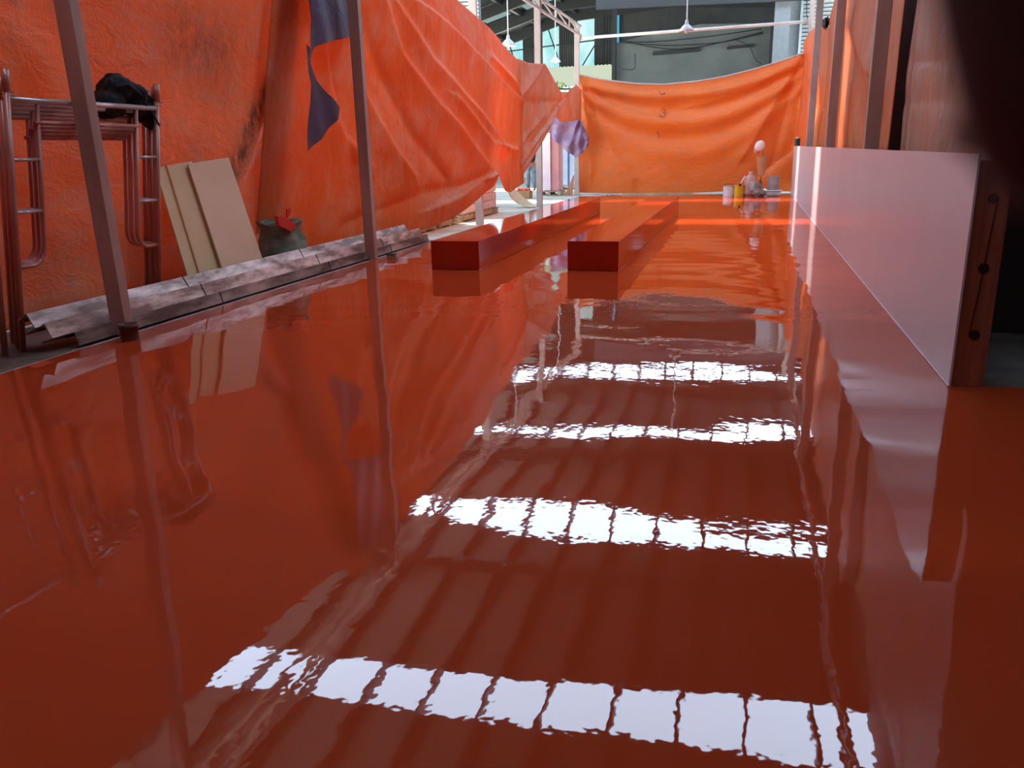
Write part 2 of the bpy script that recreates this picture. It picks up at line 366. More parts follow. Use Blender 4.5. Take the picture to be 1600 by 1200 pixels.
# far hall: roof, rafters, gable
FX = [(-22, 4.6), (-14, 7.0), (-9.5, 8.3), (-4, 8.7), (4, 8.1), (10, 7.2)]
mb = MB()
for i in range(len(FX) - 1):
    (xa, za), (xb, zb) = FX[i], FX[i + 1]; mb.add([(xa, 32, za), (xb, 32, zb), (xb, 46, zb), (xa, 46, za)], [(0, 1, 2, 3)])
struct('roof_far', mb, 'farroof')
def fz(x):
    for i in range(len(FX) - 1):
        (xa, za), (xb, zb) = FX[i], FX[i + 1]
        if xa <= x <= xb: return za + (zb - za) * (x - xa) / (xb - xa)
for y in (34.5, 38.0, 41.5, 45.0):
    for i in range(len(FX) - 1):
        (xa, za), (xb, zb) = FX[i], FX[i + 1]
        struct('trim_%d' % k, MB().bar((xa, y, za - .3), (xb, y, zb - .3), .2, .5), 'beam_dark'); k += 1
for x in (-13, -11, -9, -7, -5, -3, -1, 1):
    struct('trim_%d' % k, MB().bar((x, 32, fz(x) - .12), (x, 45.5, fz(x) - .12), .16, .2), 'beam_dark'); k += 1
w = 7
for (x0, x1, y0, y1) in ((-12.6, -11.4, 39, 41), (-10.7, -9.5, 36, 37.8), (-10.7, -9.4, 40, 41.4), (-8.6, -7.4, 33, 34.2), (-12.8, -11.3, 35, 36.6), (-6.6, -5.5, 38, 39.5), (-4.6, -3.4, 39, 40.5), (-8.7, -7.3, 42.2, 44), (-14.8, -13.4, 37, 39)):
    m_ = MB().add([(x0, y0, fz(x0) - .03), (x1, y0, fz(x1) - .03), (x1, y1, fz(x1) - .03), (x0, y1, fz(x0) - .03)], [(0, 1, 2, 3)])
    struct('window_%d' % w, m_, 'patch_panel'); w += 1
# gable cladding in corrugated strips with daylit panels between
G = 45.6
pan = [(-12.95, -12.05), (-10.95, -10.05), (-9.05, -8.15)]
segs = [(-22, pan[0][0]), (pan[0][1], pan[1][0]), (pan[1][1], pan[2][0]), (pan[2][1], -6.6)]
mb = MB()
for a, b in segs:
    n = max(2, int((b - a) / .12)); xs = np.linspace(a, b, n * 2 + 1); vs = []; fs = []
    for j, xx in enumerate(xs):
        dz = .04 if j % 2 else 0; vs += [(xx, G + dz, 5.55), (xx, G + dz, fz(xx) + .2)]
    for j in range(len(xs) - 1): fs.append((2 * j, 2 * j + 1, 2 * j + 3, 2 * j + 2))
    mb.add(vs, fs)
mb.add([(-6.6, G, 5), (-6.6, G, 9), (10, G, 9), (10, G, 5)], [(0, 1, 2, 3)])
struct('wall_gable', mb, 'gable')
for a, b in pan:
    struct('window_%d' % w, MB().span((a, G, 5.6 if a > -12 else 5.9), (b, G + .03, fz(a) + .1)), 'cyan_panel'); w += 1
struct('window_%d' % w, MB().span((-7.05, G - .2, 5.7), (-6.82, G - .17, 8.2)), 'blue_pipe'); w += 1  # thin blue pipe, not a window; its brightness is put in as glow
for (a, b) in (((-13, G - .1, 6.55), (-6.8, G - .1, 6.95)),):
    struct('trim_%d' % k, MB().bar(a, b, .05, .06), 'beam_dark'); k += 1
for a, b in (((-10.9, 45.4, 8.4), (-9.9, 45.4, 5.6)), ((-12.4, 45.4, 5.8), (-12.9, 45.4, 7.4)), ((-8.9, 45.4, 5.4), (-8.1, 45.4, 6.6)), ((-7.6, 45.3, 5), (-7.6, 45.3, 8.4))):
    struct('trim_%d' % k, MB().tube([a, b], .035, 6), 'beam_dark'); k += 1
# rendered grey wall of the far hall, its top edge rising to a low peak
FY = 40.0
mb = MB(); top = [(-6.1, 6.05), (-5.0, 6.25), (-2.4, 6.62), (-.3, 6.52), (.75, 6.35)]
vs = [(x, FY, 0) for x, z in top] + [(x, FY, z) for x, z in top] + [(x, FY + .2, z) for x, z in top]
n = len(top); mb.add(vs, [(i, i + 1, n + i + 1, n + i) for i in range(n - 1)] + [(n + i, n + i + 1, 2 * n + i + 1, 2 * n + i) for i in range(n - 1)])
struct('wall_far', mb, 'farwall')
struct('wall_far_side', MB().span((-6.15, FY, 0), (-6.1, G, 6.0)), 'farwall')
struct('trim_%d' % k, MB().span((.62, 39.3, 0), (.95, 39.9, 6.9)), 'purlin'); k += 1
struct('trim_%d' % k, MB().span((-6.25, 39.5, 0), (-6.08, 39.8, 7.6)), 'beam_dark'); k += 1
# gutter boxes on the far wall
for (a, b, h) in (((1020, 84), (1093, 78), .13), ((1136, 75), (1178, 71), .10)):
    p, q = onY(*a, 39.9), onY(*b, 39.9)
    o = MB().bar(p, q, .16, h).build('light_trough', 'beam_dark', bevel=.01)
    tag(o, 'long dark light trough on the grey far wall, ' + ('the longer left one' if h > .12 else 'the shorter right one'), 'light fixture', 'light troughs on the far wall')
# cables sagging across the far wall
for i, pts in enumerate([[(968, 62), (1010, 72), (1060, 77), (1110, 70), (1192, 50)], [(968, 66), (1040, 71), (1110, 68), (1150, 62), (1192, 52)], [(972, 64), (1010, 66), (1100, 58), (1190, 45)], [(1150, 62), (1170, 72), (1180, 92), (1190, 100)], [(972, 108), (985, 109), (992, 105), (992, 83)]]):
    P = [onY(a, b, 39.7) for a, b in pts]
    Q = []
    for j in range(len(P) - 1):
        for t in np.linspace(0, 1, 8, endpoint=False):
            p0, p1, p2, p3 = P[max(j - 1, 0)], P[j], P[j + 1], P[min(j + 2, len(P) - 1)]
            Q.append(.5 * ((2 * p1) + (-p0 + p2) * t + (2 * p0 - 5 * p1 + 4 * p2 - p3) * t ** 2 + (-p0 + 3 * p1 - 3 * p2 + p3) * t ** 3))
    Q.append(P[-1])
    lab = ['lowest sagging black cable across the grey far wall', 'middle black cable sagging across the grey far wall', 'topmost nearly straight cable across the grey far wall', 'short cable dropping at the right end of the grey far wall', 'bent conduit at the left end of the grey far wall'][i]
    tag(MB().tube(Q, .022 if i < 3 else .016, 6).build('cable', 'cable', smooth=True), lab, 'cable', 'cables on the far wall')
# light column and louvred wall at the right of the far hall
struct('wall_louvre', MB().span((.98, 33.2, 0), (4.5, 33.3, 8.2)), 'column')
lv = thing('louvre_panel', 'large white louvred panel high on the right beyond the orange sheets', 'louvre', (1.55, 33.1, 4))
for i, z in enumerate(np.arange(4.0, 8.0, .13)):
    MB().box((2.9, 33.08, z), (2.7, .012, .11), Matrix.Rotation(math.radians(38), 3, 'X')).build('slat', 'louver', lv)
MB().span((1.50, 33.0, 3.9), (1.58, 33.18, 8.1)).build('frame', 'louver', lv)
struct('trim_%d' % k, MB().span((.60, 31.9, 0), (1.12, 32.3, 7.2)), 'column'); k += 1
tag(MB().tube([(1.66, 32.9, 6.6), (1.70, 32.9, 5.8), (1.95, 32.9, 5.0), (2.25, 32.9, 4.3)], .016, 6).build('cable', 'cable', smooth=True), 'thin black cable hanging in front of the white louvres', 'cable')
# left: louvres above the tarp
lv = thing('louvre_panel', 'pale blue-grey louvred panel behind the top of the left sheets', 'louvre', (-12, 32.9, 4))
for i, z in enumerate(np.arange(5.0, 7.6, .14)):
    MB().box((-11.8, 32.9, z), (2.7, .012, .11), Matrix.Rotation(math.radians(38), 3, 'X')).build('slat', 'louver', lv)
MB().span((-13.2, 33.0, 4.9), (-10.4, 33.05, 7.7)).build('backing', 'column', lv)

# yard on the left, beyond the gap: bright wall, awning, foliage
struct('wall_yard', MB().span((-24, 44, 0), (-6.5, 44.2, 3.2)), 'whitewall')
aw = thing('awning', 'pale corrugated translucent awning below the dark gable', 'awning', (-9, 43, 4.2))
mb = MB(); ys = np.linspace(40.5, 45.3, 5); xs = np.linspace(-10.6, -6.5, 42); vs = []; fs = []
for j, yy in enumerate(ys):
    for i, xx in enumerate(xs): vs.append((xx, yy, 4.25 + (yy - 40.5) * .28 + (.05 if i % 2 else 0)))
for j in range(4):
    for i in range(41): q = j * 42 + i; fs.append((q, q + 1, q + 43, q + 42))
mb.add(vs, fs).build('roof_sheet', 'awning', aw)
for yy in (40.5, 42.1, 43.7, 45.2): MB().bar((-10.6, yy, 4.18 + (yy - 40.5) * .28), (-6.5, yy, 4.18 + (yy - 40.5) * .28), .06, .08).build('batten', 'beam_dark', aw)
for xx in (-10.5, -6.6): MB().tube([(xx, 40.6, 0), (xx, 40.6, 4.2)], .05, 8).build('post', 'beam_dark', aw)
def bush(c, r, n, label, seed):
    rr = random.Random(seed); mb = MB()
    for i in range(n):
        d = Vector((rr.gauss(0, 1), rr.gauss(0, 1), rr.gauss(0, 1))).normalized() * (rr.random() ** .4)
        p = Vector(c) + Vector((d.x * r[0], d.y * r[1], d.z * r[2])); a = Vector((rr.gauss(0, 1), rr.gauss(0, 1), rr.gauss(0, 1))).normalized(); b = a.cross(Vector((0, 0, 1))).normalized(); s = .12
        mb.add([p - a * s, p + b * s * .4, p + a * s, p - b * s * .4], [(0, 1, 2, 3)])
    t = thing('bush', label, 'bush', (c[0], c[1], 0)); mb.build('foliage', 'leaf', t)
    MB().tube([(c[0], c[1], 0), c], .05, 6).build('stem', 'wood_dark', t)
bush((-8.6, 38.5, 3.3), (1.0, .6, 1.1), 900, 'sunlit yellow-green bush glimpsed above the gap in the sheets', 3)
bush((-8.0, 36.0, 2.3), (.5, .5, 1.0), 600, 'green bush beside the tall pink stack, seen in the gap', 4)

# ================================================================= BLOCKS
def plinth(x0, x1, y0, y1, label):
    o = MB().span((x0, y0, 0), (x1, y1, .36)).build('painted_block', 'plinth', bevel=.006); tag(o, label, 'block', 'long painted blocks')
plinth(-3.83, -3.19, 9.74, 18.7, 'long low glossy red-orange block nearer the left tarps')
plinth(-2.08, -1.45, 9.84, 18.9, 'long low glossy red-orange block nearer the pale right wall')

# low coated wall on the right
t = thing('low_partition', 'long low partition faced with pinkish white panel, right of the red floor', 'partition', (1.30, 15, 0))
MB().span((WALLX, 5.3, 0), (WALLX + .012, 26.0, 1.365)).build('panel', 'pinkwall', t)
MB().span((WALLX + .012, 5.38, 1.345), (WALLX + .035, 25.9, 1.365)).build('top_rail', 'pinkwall', t)
o = MB().span((1.264, 5.33, 0), (1.445, 5.37, 1.33)).build('end_board', 'wood_dark', t); o['label'] = 'dark reddish knotty timber end board'
for z in (.32, .72, 1.12): MB().lathe([(0, -.004), (.022, -.004), (.03, 0), (0, .001)], (1.36, 5.327, z), 14, Matrix.Rotation(math.pi / 2, 3, 'X')).build('knot', 'knot', o)
MB().tube([(1.385, 5.326, 1.12), (1.37, 5.326, .9), (1.36, 5.326, .72), (1.345, 5.326, .5), (1.33, 5.326, .32)], .003, 5).build('crack', 'knot', o)
# loose chipped skirting line along the wall foot
struct('trim_%d' % k, MB().span((WALLX - .006, 5.3, 0), (WALLX, 26, .006)), 'pink_wrap'); k += 1

# ================================================================= POSTS, TRUSSES, PIPE
def post(x, y, h, mat, label, w=.15, d=.10, z0=0):
    t = thing('steel_post', label, 'post', (x, y, z0), 'square steel posts')
    MB().span((x - w / 2, y - d / 2, z0), (x + w / 2, y + d / 2, h)).build('shaft', mat, t, bevel=.006)
    MB().span((x - w / 2 - .01, y - d / 2 - .01, h), (x + w / 2 + .01, y + d / 2 + .01, h + .01)).build('cap_plate', mat, t)
    return t
PX = -5.08
P1_ = post(PX, 5.66, 4.64, 'post', 'nearest tall brown-grey steel post, left of the floor, scaffold frames leaning on it')
P1_.rotation_euler = (0, -.018, 0)
post(PX, 10.62, 4.64, 'post', 'brown-grey steel post standing at the far end of the metal beams')
post(PX - .1, 15.95, 4.64, 'post_white', 'white steel post partly behind the bright orange sheet, beyond the beams')
post(PX - .1, 21.05, 5.4, 'post_pale', 'pale steel post left of the tall pink stack')
post(-5.24, 26.3, 5.05, 'post_pale', 'far corner pale steel post joined to the truss and the white pipe')
post(1.373, 10.7, 4.66, 'post', 'nearest and widest steel post above the low white wall', .16, .12)
post(1.367, 15.9, 4.66, 'post', 'second pinkish steel post above the low white wall', .15, .12)
post(1.367, 21.2, 4.66, 'post_pale', 'third and thinnest-looking pale post above the low white wall', .15, .12)
def truss(x, ya, yb, z0, z1, label, n):
    t = thing('truss', label, 'truss', (x, (ya + yb) / 2, z0))
    MB().bar((x, ya, z0), (x, yb, z0), .05, .06).build('bottom_chord', 'post_pale', t)
    MB().bar((x, ya, z1), (x, yb, z1), .05, .05).build('top_chord', 'post_pale', t)
    step = (yb - ya) / n
    for i in range(n):
        y = ya + i * step
        MB().bar((x, y + .02, z0), (x, y + .02, z1), .035, .035).build('upright', 'post_pale', t)
        MB().bar((x, y, z1), (x, y + step, z0), .03, .03).build('diagonal', 'post_pale', t)
truss(-5.1, .5, 26.2, 4.72, 4.98, 'pale lattice truss running above the left posts', 15)
truss(1.40, .5, 21.2, 4.72, 4.98, 'lattice truss running above the right posts', 18)
t = thing('tie_pipe', 'long white pipe spanning high across the far end', 'pipe', (-2, 26.5, 4.7))
MB().tube([(-5.17, 26.28, 4.66), (1.40, 26.28, 4.74)], .045, 12).build('tube', 'post_white', t, smooth=True)
MB().box((1.42, 26.28, 4.74), (.05, .16, .16)).build('end_plate', 'post_pale', t)
MB().box((-5.15, 26.28, 4.66), (.03, .16, .16)).build('end_plate', 'post_pale', t)
t = post(1.50, 26.35, 5.6, 'post_pale', 'white far right post where the pipe ends, wrapped in clear sheet', .13, .1)
# ================================================================= TARPS
def lerp(x, pts):
    xs = [p[0] for p in pts]; ys = [p[1] for p in pts]; return np.interp(x, xs, ys)
def px2(pts, X): return [(onX(a, b, X)[1], onX(a, b, X)[2]) for a, b in pts]
# left near sheet
U, V = np.meshgrid(np.linspace(0, 1, 240), np.linspace(0, 1, 150), indexing='ij')
Y = -2.2 + U * (10.35 + 2.2)
ztop = lerp(Y, [(-2.2, 3.9), (5, 4.0), (8, 4.25), (10.35, 4.5)]); Z = .0 + V * ztop
X = -6.30 + .10 * V + .80 * V ** 2.4
X += .05 * lump(Y, Z, 1.6, 1) * (1 - V * .6) + .018 * lump(Y, Z * .7, 7, 2)
X += .03 * np.sin(Z * 9 + .8 * np.sin(Y * 1.3)) * np.exp(-Z / .8)        # slack ripples near the ground
for pts, a, w_ in (([(455, 0), (440, 110), (410, 230), (395, 300)], .07, .10), ([(480, 0), (475, 90), (480, 230), (470, 330)], -.13, .16), ([(380, 0), (350, 120), (330, 220)], .03, .12), ([(60, 60), (110, 130), (160, 200)], .03, .2), ([(0, 40), (60, 90), (100, 160)], .035, .12)):
    X += fold(Y, Z, px2(pts, -6.0), a, w_)
st, _, _ = segdist(Y, Z, px2([(470, 0), (452, 60), (425, 150), (400, 240), (390, 270)], -5.95)); stain = np.exp(-(st / .13) ** 2)
st2, _, _ = segdist(Y, Z, px2([(300, 60), (350, 85)], -5.9)); stain = np.maximum(stain, .5 * np.exp(-(st2 / .35) ** 2))
o = grid_cloth('tarpaulin', 'tarp_near', np.stack([X, Y, Z], -1), stain=stain)
tag(o, 'large worn orange tarpaulin hanging behind the scaffold frames and leaning boards', 'tarpaulin', 'orange tarpaulins around the floor')
# left bright sheet
Y0, Y1 = 9.7, 18.75
Y = Y0 + U * (Y1 - Y0)
zt = lerp(Y, [(9.7, 4.66), (10.8, 4.64), (12.5, 4.36), (14.46, 3.98), (16.42, 3.74), (17.6, 3.5), (18.75, 3.32)])
zb = lerp(Y, [(9.7, .03), (11.6, .04), (12.6, .10), (13.4, .2), (14.16, .34), (15.3, .55), (16.1, .76), (16.55, 1.02), (16.75, .92), (17.2, .60), (17.6, .55), (18.75, .70)])
Z = zb + V * (zt - zb)
back = np.clip((14.6 - Y) / 4.6, 0, 1); back = back * back * (3 - 2 * back)
X = -5.00 - .02 * V - back * (1 - V) ** .8 * 1.10 - .30 * back
X += .03 * lump(Y, Z, 1.4, 11) + .008 * lump(Y, Z, 6, 12)
R2 = [([(617, 0), (642, 87), (680, 162), (727, 230), (755, 265)], .11, .10, .30), ([(630, 0), (675, 95), (710, 145), (742, 180), (780, 230)], .08, .08, .26),
      ([(655, 0), (730, 78), (780, 132), (808, 158)], .06, .03, .35), ([(562, 32), (580, 125), (605, 212), (630, 262)], .08, .07, .2), ([(590, 37), (617, 150), (650, 237), (667, 275)], .07, .07, .22),
      ([(600, 10), (632, 120), (665, 210), (700, 280)], -.06, .10, .15), ([(690, 320), (725, 295), (757, 272)], .09, .05, .3), ([(620, 350), (680, 300), (745, 282)], -.05, .1, .14),
      ([(760, 90), (800, 130), (806, 150)], .05, .08, .1), ([(700, 150), (760, 225), (800, 235)], .05, .06, .16), ([(575, 60), (598, 180), (618, 260)], -.04, .06, .1)]
for pts, a, w1, w2 in R2: X += fold(Y, Z, px2(pts, -5.1), a * 1.25, w1, w2)
o = grid_cloth('tarpaulin', 'tarp_mid', np.stack([X, Y, Z], -1))
tag(o, 'bright orange tarpaulin with long diagonal folds sweeping down behind the second post', 'tarpaulin', 'orange tarpaulins around the floor')
# rope hem bead along its top seam
pts = []
# small faded sheet beyond, tied up in a bunch
U2, V2 = np.meshgrid(np.linspace(0, 1, 150), np.linspace(0, 1, 90), indexing='ij')
Y = 18.45 + U2 * (26.42 - 18.45)
zt = lerp(Y, [(18.45, 3.28), (18.8, 3.40), (19.6, 3.38), (20.6, 3.44), (21.43, 3.52), (22.3, 3.25), (23.27, 2.95), (24.3, 3.0), (25.47, 3.30), (26.2, 3.2)])
zb = lerp(Y, [(18.45, .66), (19.3, .98), (20.3, 1.38), (21.69, 1.9), (22.46, 2.3), (23.4, 2.15), (24.6, 2.2), (26.2, 2.3)])
Z = zb + V2 * (zt - zb)
X = -5.05 + .04 * lump(Y, Z, 1.6, 21) + .01 * lump(Y, Z, 6, 22) - .08 * U2
for pts, a, w1, w2 in [([(847, 102), (828, 130), (808, 158)], .10, .07, .2), ([(806, 100), (800, 122), (799, 140)], -.12, .05, .06), ([(808, 158), (806, 200), (804, 290)], -.10, .05, .09), ([(808, 158), (850, 160), (880, 158)], -.05, .1, .2),
                       ([(895, 130), (870, 175), (850, 200), (810, 260), (790, 290)], .09, .05, .2), ([(888, 150), (862, 180), (830, 225)], -.10, .05, .09), ([(900, 140), (893, 175)], .08, .1, .2),
                       ([(860, 185), (838, 230), (815, 268)], .08, .04, .09), ([(850, 180), (820, 215), (805, 240)], .05, .05, .1)]:
    X += fold(Y, Z, px2(pts, -5.05), a, w1, w2)
o = grid_cloth('tarpaulin', 'tarp_small', np.stack([X, Y, Z], -1))
tag(o, 'faded orange tarpaulin bunched up between the pale post and the far corner post', 'tarpaulin', 'orange tarpaulins around the floor')
# violet flap of the near sheet folded over, beside the second post
def flap(name, mat, outline_rows, label, cat, X0, amp, seed, nu=50, nv=70, group=None):
    """rows: list of (yl,zl,yr,zr) from top to bottom"""
    rows = outline_rows; n = len(rows); P = np.zeros((nv, nu, 3))
    for j in range(nv):
        t = j / (nv - 1) * (n - 1); i = min(int(t), n - 2); a = t - i
        r = [rows[i][q] * (1 - a) + rows[i + 1][q] * a for q in range(4)]
        s = np.linspace(0, 1, nu); P[j, :, 1] = r[0] + (r[2] - r[0]) * s; P[j, :, 2] = r[1] + (r[3] - r[1]) * s
    A, B = P[..., 1], P[..., 2]; P[..., 0] = X0 + amp * lump(A, B, 3, seed) + amp * .5 * np.sin(A * 11 + B * 3)
    o = grid_cloth(name, mat, P, None); return tag(o, label, cat, group)
FXX = -5.34
def rowpx(l, X=FXX):
    out = []
    for (xa, ya, xb, yb) in l:
        a = onX(xa, ya, X); b = onX(xb, yb, X); out.append((a[1], a[2], b[1], b[2]))
    return out
rows = rowpx([(478, -170, 560, -170), (480, -60, 562, -60), (483, 0, 558, 0), (487, 30, 560, 48), (486, 62, 559, 55), (486, 78, 500, 68), (486, 90, 488, 75)])
flap('tarp_flap', 'tarp_blue', rows, 'violet-grey turned-over flap of tarpaulin beside the second post', 'tarpaulin', FXX, .03, 31, group='violet sheet flaps')
rows = rowpx([(482, 70, 489, 74), (483, 95, 488, 100), (485, 115, 497, 122), (489, 130, 512, 142), (489, 160, 534, 167), (487, 195, 531, 186), (485, 225, 505, 218), (484, 236, 487, 234)])
flap('tarp_flap', 'tarp_blue', rows, 'dark violet pointed tail of tarpaulin hanging on the orange sheet', 'tarpaulin', FXX - .03, .03, 33, group='violet sheet flaps')
# lilac bundle at far corner
rows = [(25.6, 2.42, 26.12, 2.3), (25.55, 2.2, 26.12, 2.25)]
P = np.zeros((60, 50, 3)); 
tl = [onY(a, b, 25.95) for a, b in ((858, 182), (880, 184), (903, 190), (906, 186), (912, 200), (921, 216))]
bl = [onY(a, b, 25.95) for a, b in ((858, 206), (868, 220), (885, 236), (899, 246), (912, 238), (920, 226))]
for i in range(60):
    t = i / 59 * 5; q = min(int(t), 4); a = t - q; A = tl[q] * (1 - a) + tl[q + 1] * a; B = bl[q] * (1 - a) + bl[q + 1] * a
    for j in range(50):
        s = j / 49; P[i, j] = A * (1 - s) + B * s; P[i, j, 1] += .05 * math.sin(s * 9 + t * 2) + .05 * math.sin(t * 5) - .12 * math.sin(s * 3.1)
o = grid_cloth('tarp_bundle', 'tarp_lilac', P); tag(o, 'lilac and blue gathered cloth slung beside the far corner post', 'cloth')
# far sheet
U3, V3 = np.meshgrid(np.linspace(0, 1, 200), np.linspace(0, 1, 130), indexing='ij')
Xc = -5.30 + U3 * (1.40 + 5.30)
zt = lerp(Xc, [(-5.17, 3.62), (-4.5, 3.47), (-3.5, 3.31), (-2.6, 3.25), (-1.6, 3.30), (-.8, 3.40), (0, 3.56), (.7, 3.74), (1.40, 3.94)])
zb = lerp(Xc, [(-5.17, .06), (-4, .03), (-1.5, .03), (-.6, .06), (.2, .18), (1.0, .05), (1.40, .03)])
Z = zb + V3 * (zt - zb); s = (Xc + 5.17) / 6.57
Yc = 26.62 + .05 * lump(Xc, Z, 1.2, 41) + .012 * lump(Xc, Z * 1.6, 7, 42)
sag = zt - Z
# catenary swags hanging from the two top corners
c0 = 4 * s * (1 - s)
for a_, dpt, w_ in ((.09, .35, .14), (-.07, .75, .2), (.10, 1.15, .22), (-.05, 1.6, .2), (.06, 2.1, .25)):
    line = dpt * (.35 + .65 * c0) + .25 * (np.abs(s - .45)) ; Yc += -a_ * np.exp(-((sag - line) / w_) ** 2)
for pts, a, w1 in (([(912, 122), (935, 180), (960, 240), (990, 280)], -.09, .10), ([(911, 124), (920, 190), (925, 270)], -.08, .09), ([(1250, 92), (1205, 170), (1165, 240)], -.10, .13), ([(1250, 92), (1225, 180), (1205, 262)], .07, .12), ([(1250, 90), (1170, 140), (1090, 165)], -.06, .14), ([(1245, 230), (1200, 262), (1185, 275)], .09, .1), ([(913, 122), (970, 170), (1040, 190)], -.05, .15)):
    q = [(onY(a2, b2, 26.7)[0], onY(a2, b2, 26.7)[2]) for a2, b2 in pts]; Yc += fold(Xc, Z, q, a, w1)
tf = thing('tarpaulin', 'wide sagging orange tarpaulin closing off the far end of the room', 'tarpaulin', (-2, 26.8, 0), 'orange tarpaulins around the floor')
P = np.stack([Xc, Yc, Z], -1); grid_cloth('sheet', 'tarp_back', P, tf)
for pts in ([(1030, 142), (1034, 148), (1040, 145), (1037, 149)], [(1033, 172), (1037, 169), (1040, 173), (1036, 176), (1042, 178)], [(1030, 180), (1036, 183), (1040, 180)], [(1026, 205), (1030, 212), (1028, 216)]):
    Q = []
    for a2, b2 in pts:
        p = onY(a2, b2, 26.6); i = int(np.clip((p[0] + 5.17) / 6.57, 0, 1) * 199); j = int(np.clip((p[2] - zb[i, 0]) / (zt[i, 0] - zb[i, 0]), 0, 1) * 129)
        p[1] = Yc[i, j] - .012; Q.append(p)
    MB().tube(Q, .009, 5).build('ink_mark', 'ink', tf)
# pale hem along its top
Q = [(Xc[i, 129], Yc[i, 129], zt[i, 129]) for i in range(0, 200, 4)]
MB().tube(Q, .03, 6).build('hem', 'plastic', tf, smooth=True)
# right sheets
U4, V4 = np.meshgrid(np.linspace(0, 1, 160), np.linspace(0, 1, 130), indexing='ij')
Y = 6.2 + U4 * (10.95 - 6.2); Z = 1.2 + V4 * 3.4
X = 1.72 + .025 * lump(Y, Z, 2, 51) + .012 * lump(Y, Z * .5, 9, 52) + .06 * V4
for pts, a, w1 in (([(1468, 60), (1466, 240)], -.03, .03), ([(1420, 100), (1475, 95)], .02, .05), ([(1410, 160), (1475, 160)], .015, .06)):
    X += fold(Y, Z, px2(pts, 1.7), a, w1)
o = grid_cloth('tarpaulin', 'tarp_right', np.stack([X, Y, Z], -1)); tag(o, 'dusty pink-orange crinkled tarpaulin nearest on the right above the white wall', 'tarpaulin', 'orange tarpaulins around the floor')
Y = 11.0 + U4 * (26.6 - 11.0)
zt = lerp(Y, [(11, 4.6), (18.6, 4.5), (20.2, 4.35), (21.2, 3.95), (21.6, 3.98), (23.5, 4.35), (25.6, 4.35), (26.6, 4.2)])
Z = .3 + V4 * (zt - .3)
X = 1.62 - .30 * np.clip((Y - 21.6) / 5, 0, 1) + .035 * lump(Y * .6, Z * .5, 2, 61) + .010 * lump(Y, Z, 6, 62)
for pts, a, w1 in (([(1290, 40), (1272, 100), (1268, 160), (1285, 170)], .12, .5), ([(1291, 45), (1287, 120), (1285, 228)], -.10, .35), ([(1322, 0), (1345, 60), (1365, 110)], -.10, .25), ([(1330, 40), (1340, 130), (1350, 228)], .05, .3), ([(1395, 0), (1385, 120), (1375, 228)], -.09, .22), ([(1403, 0), (1392, 130), (1380, 228)], .07, .12), ([(1291, 38), (1325, 10), (1335, 0)], -.05, .3), ([(1258, 100), (1253, 228)], -.08, .4)):
    X += fold(Y, Z, px2(pts, 1.65), a, w1)
o = grid_cloth('tarpaulin', 'tarp_right_far', np.stack([X, Y, Z], -1)); tag(o, 'long folded orange tarpaulin behind the right posts up to the far corner', 'tarpaulin', 'orange tarpaulins around the floor')
# violet inner strip showing in the slit between the two right sheets
U5, V5 = np.meshgrid(np.linspace(0, 1, 20), np.linspace(0, 1, 60), indexing='ij')
Y = 10.75 + U5 * .55; Z = .4 + V5 * 4.1; X = 1.80 + .02 * np.sin(Z * 5 + Y * 9)
o = grid_cloth('tarp_flap', 'tarp_blue', np.stack([X, Y, Z], -1)); tag(o, 'dark violet strip of sheet in the slit between the two right tarpaulins', 'tarpaulin', 'violet sheet flaps')
# knot and clear sheet at top right corner
p = onX(1291, 36, 1.58); t = thing('sheet_knot', 'dark knotted corner tying the right tarpaulin up', 'knot', tuple(p))
MB().blob(p, (.07, .22, .12), 3, None, .35, 3, 1).build('knot', 'cable', t, smooth=True)
MB().tube([p, onX(1276, 45, 1.6), onX(1262, 52, 1.6)], .015, 6).build('cord', 'cable', t)
rows = [(21.6, 5.6, 23.5, 5.9), (22.6, 5.0, 25.0, 5.4), (24.2, 4.6, 26.0, 4.9), (25.6, 4.1, 26.4, 4.2)]
flap('plastic_sheet', 'plastic', rows, 'pale clear plastic sheet at the top of the far right corner', 'sheet', 1.60, .05, 71)

# ================================================================= BEAMS ON THE FLOOR
def channel(y0, y1, xc, zc, hgt, dep, tilt, mat, label, yaw=0):
    t = thing('metal_beam', label, 'beam', (xc, (y0 + y1) / 2, zc), 'metal beams stacked along the floor edge')
    th = .012; L = y1 - y0
    prof = [(-dep, -hgt / 2), (0, -hgt / 2), (0, hgt / 2), (-dep, hgt / 2), (-dep, hgt / 2 - .03), (-dep + .01, hgt / 2 - .03), (-dep + .01, hgt / 2 - th), (-th, hgt / 2 - th), (-th, -hgt / 2 + th), (-dep, -hgt / 2 + th)]
    R = Matrix.Rotation(tilt, 3, 'Y') ; Rz = Matrix.Rotation(yaw, 3, 'Z')
    vs = []; n = len(prof)
    N = 26
    for j in range(N + 1):
        yy = -L / 2 + L * j / N
        for (a, b) in prof: vs.append(Rz @ (R @ Vector((a, 0, b)) + Vector((0, yy, 0))) + Vector((xc, (y0 + y1) / 2, zc)))
    fs = [(j * n + i, j * n + (i + 1) % n, (j + 1) * n + (i + 1) % n, (j + 1) * n + i) for j in range(N) for i in range(n)] + [tuple(range(n)), tuple(N * n + i for i in range(n))]
    MB().add(vs, fs).build('channel', mat, t, bevel=.003)
    for q in (.25, .55, .8):
        yy = -L / 2 + L * q; c = Rz @ (R @ Vector((.002, 0, 0)) + Vector((0, yy, 0))) + Vector((xc, (y0 + y1) / 2, zc))
        MB().box(c, (.004, .012, hgt * .96), Rz @ R).build('joint_seam', 'knot', t)
    return t
channel(5.20, 12.95, -5.13, .062, .115, .11, math.radians(-14), 'alu_dark', 'lowest metal beam, lying right at the edge of the red floor')
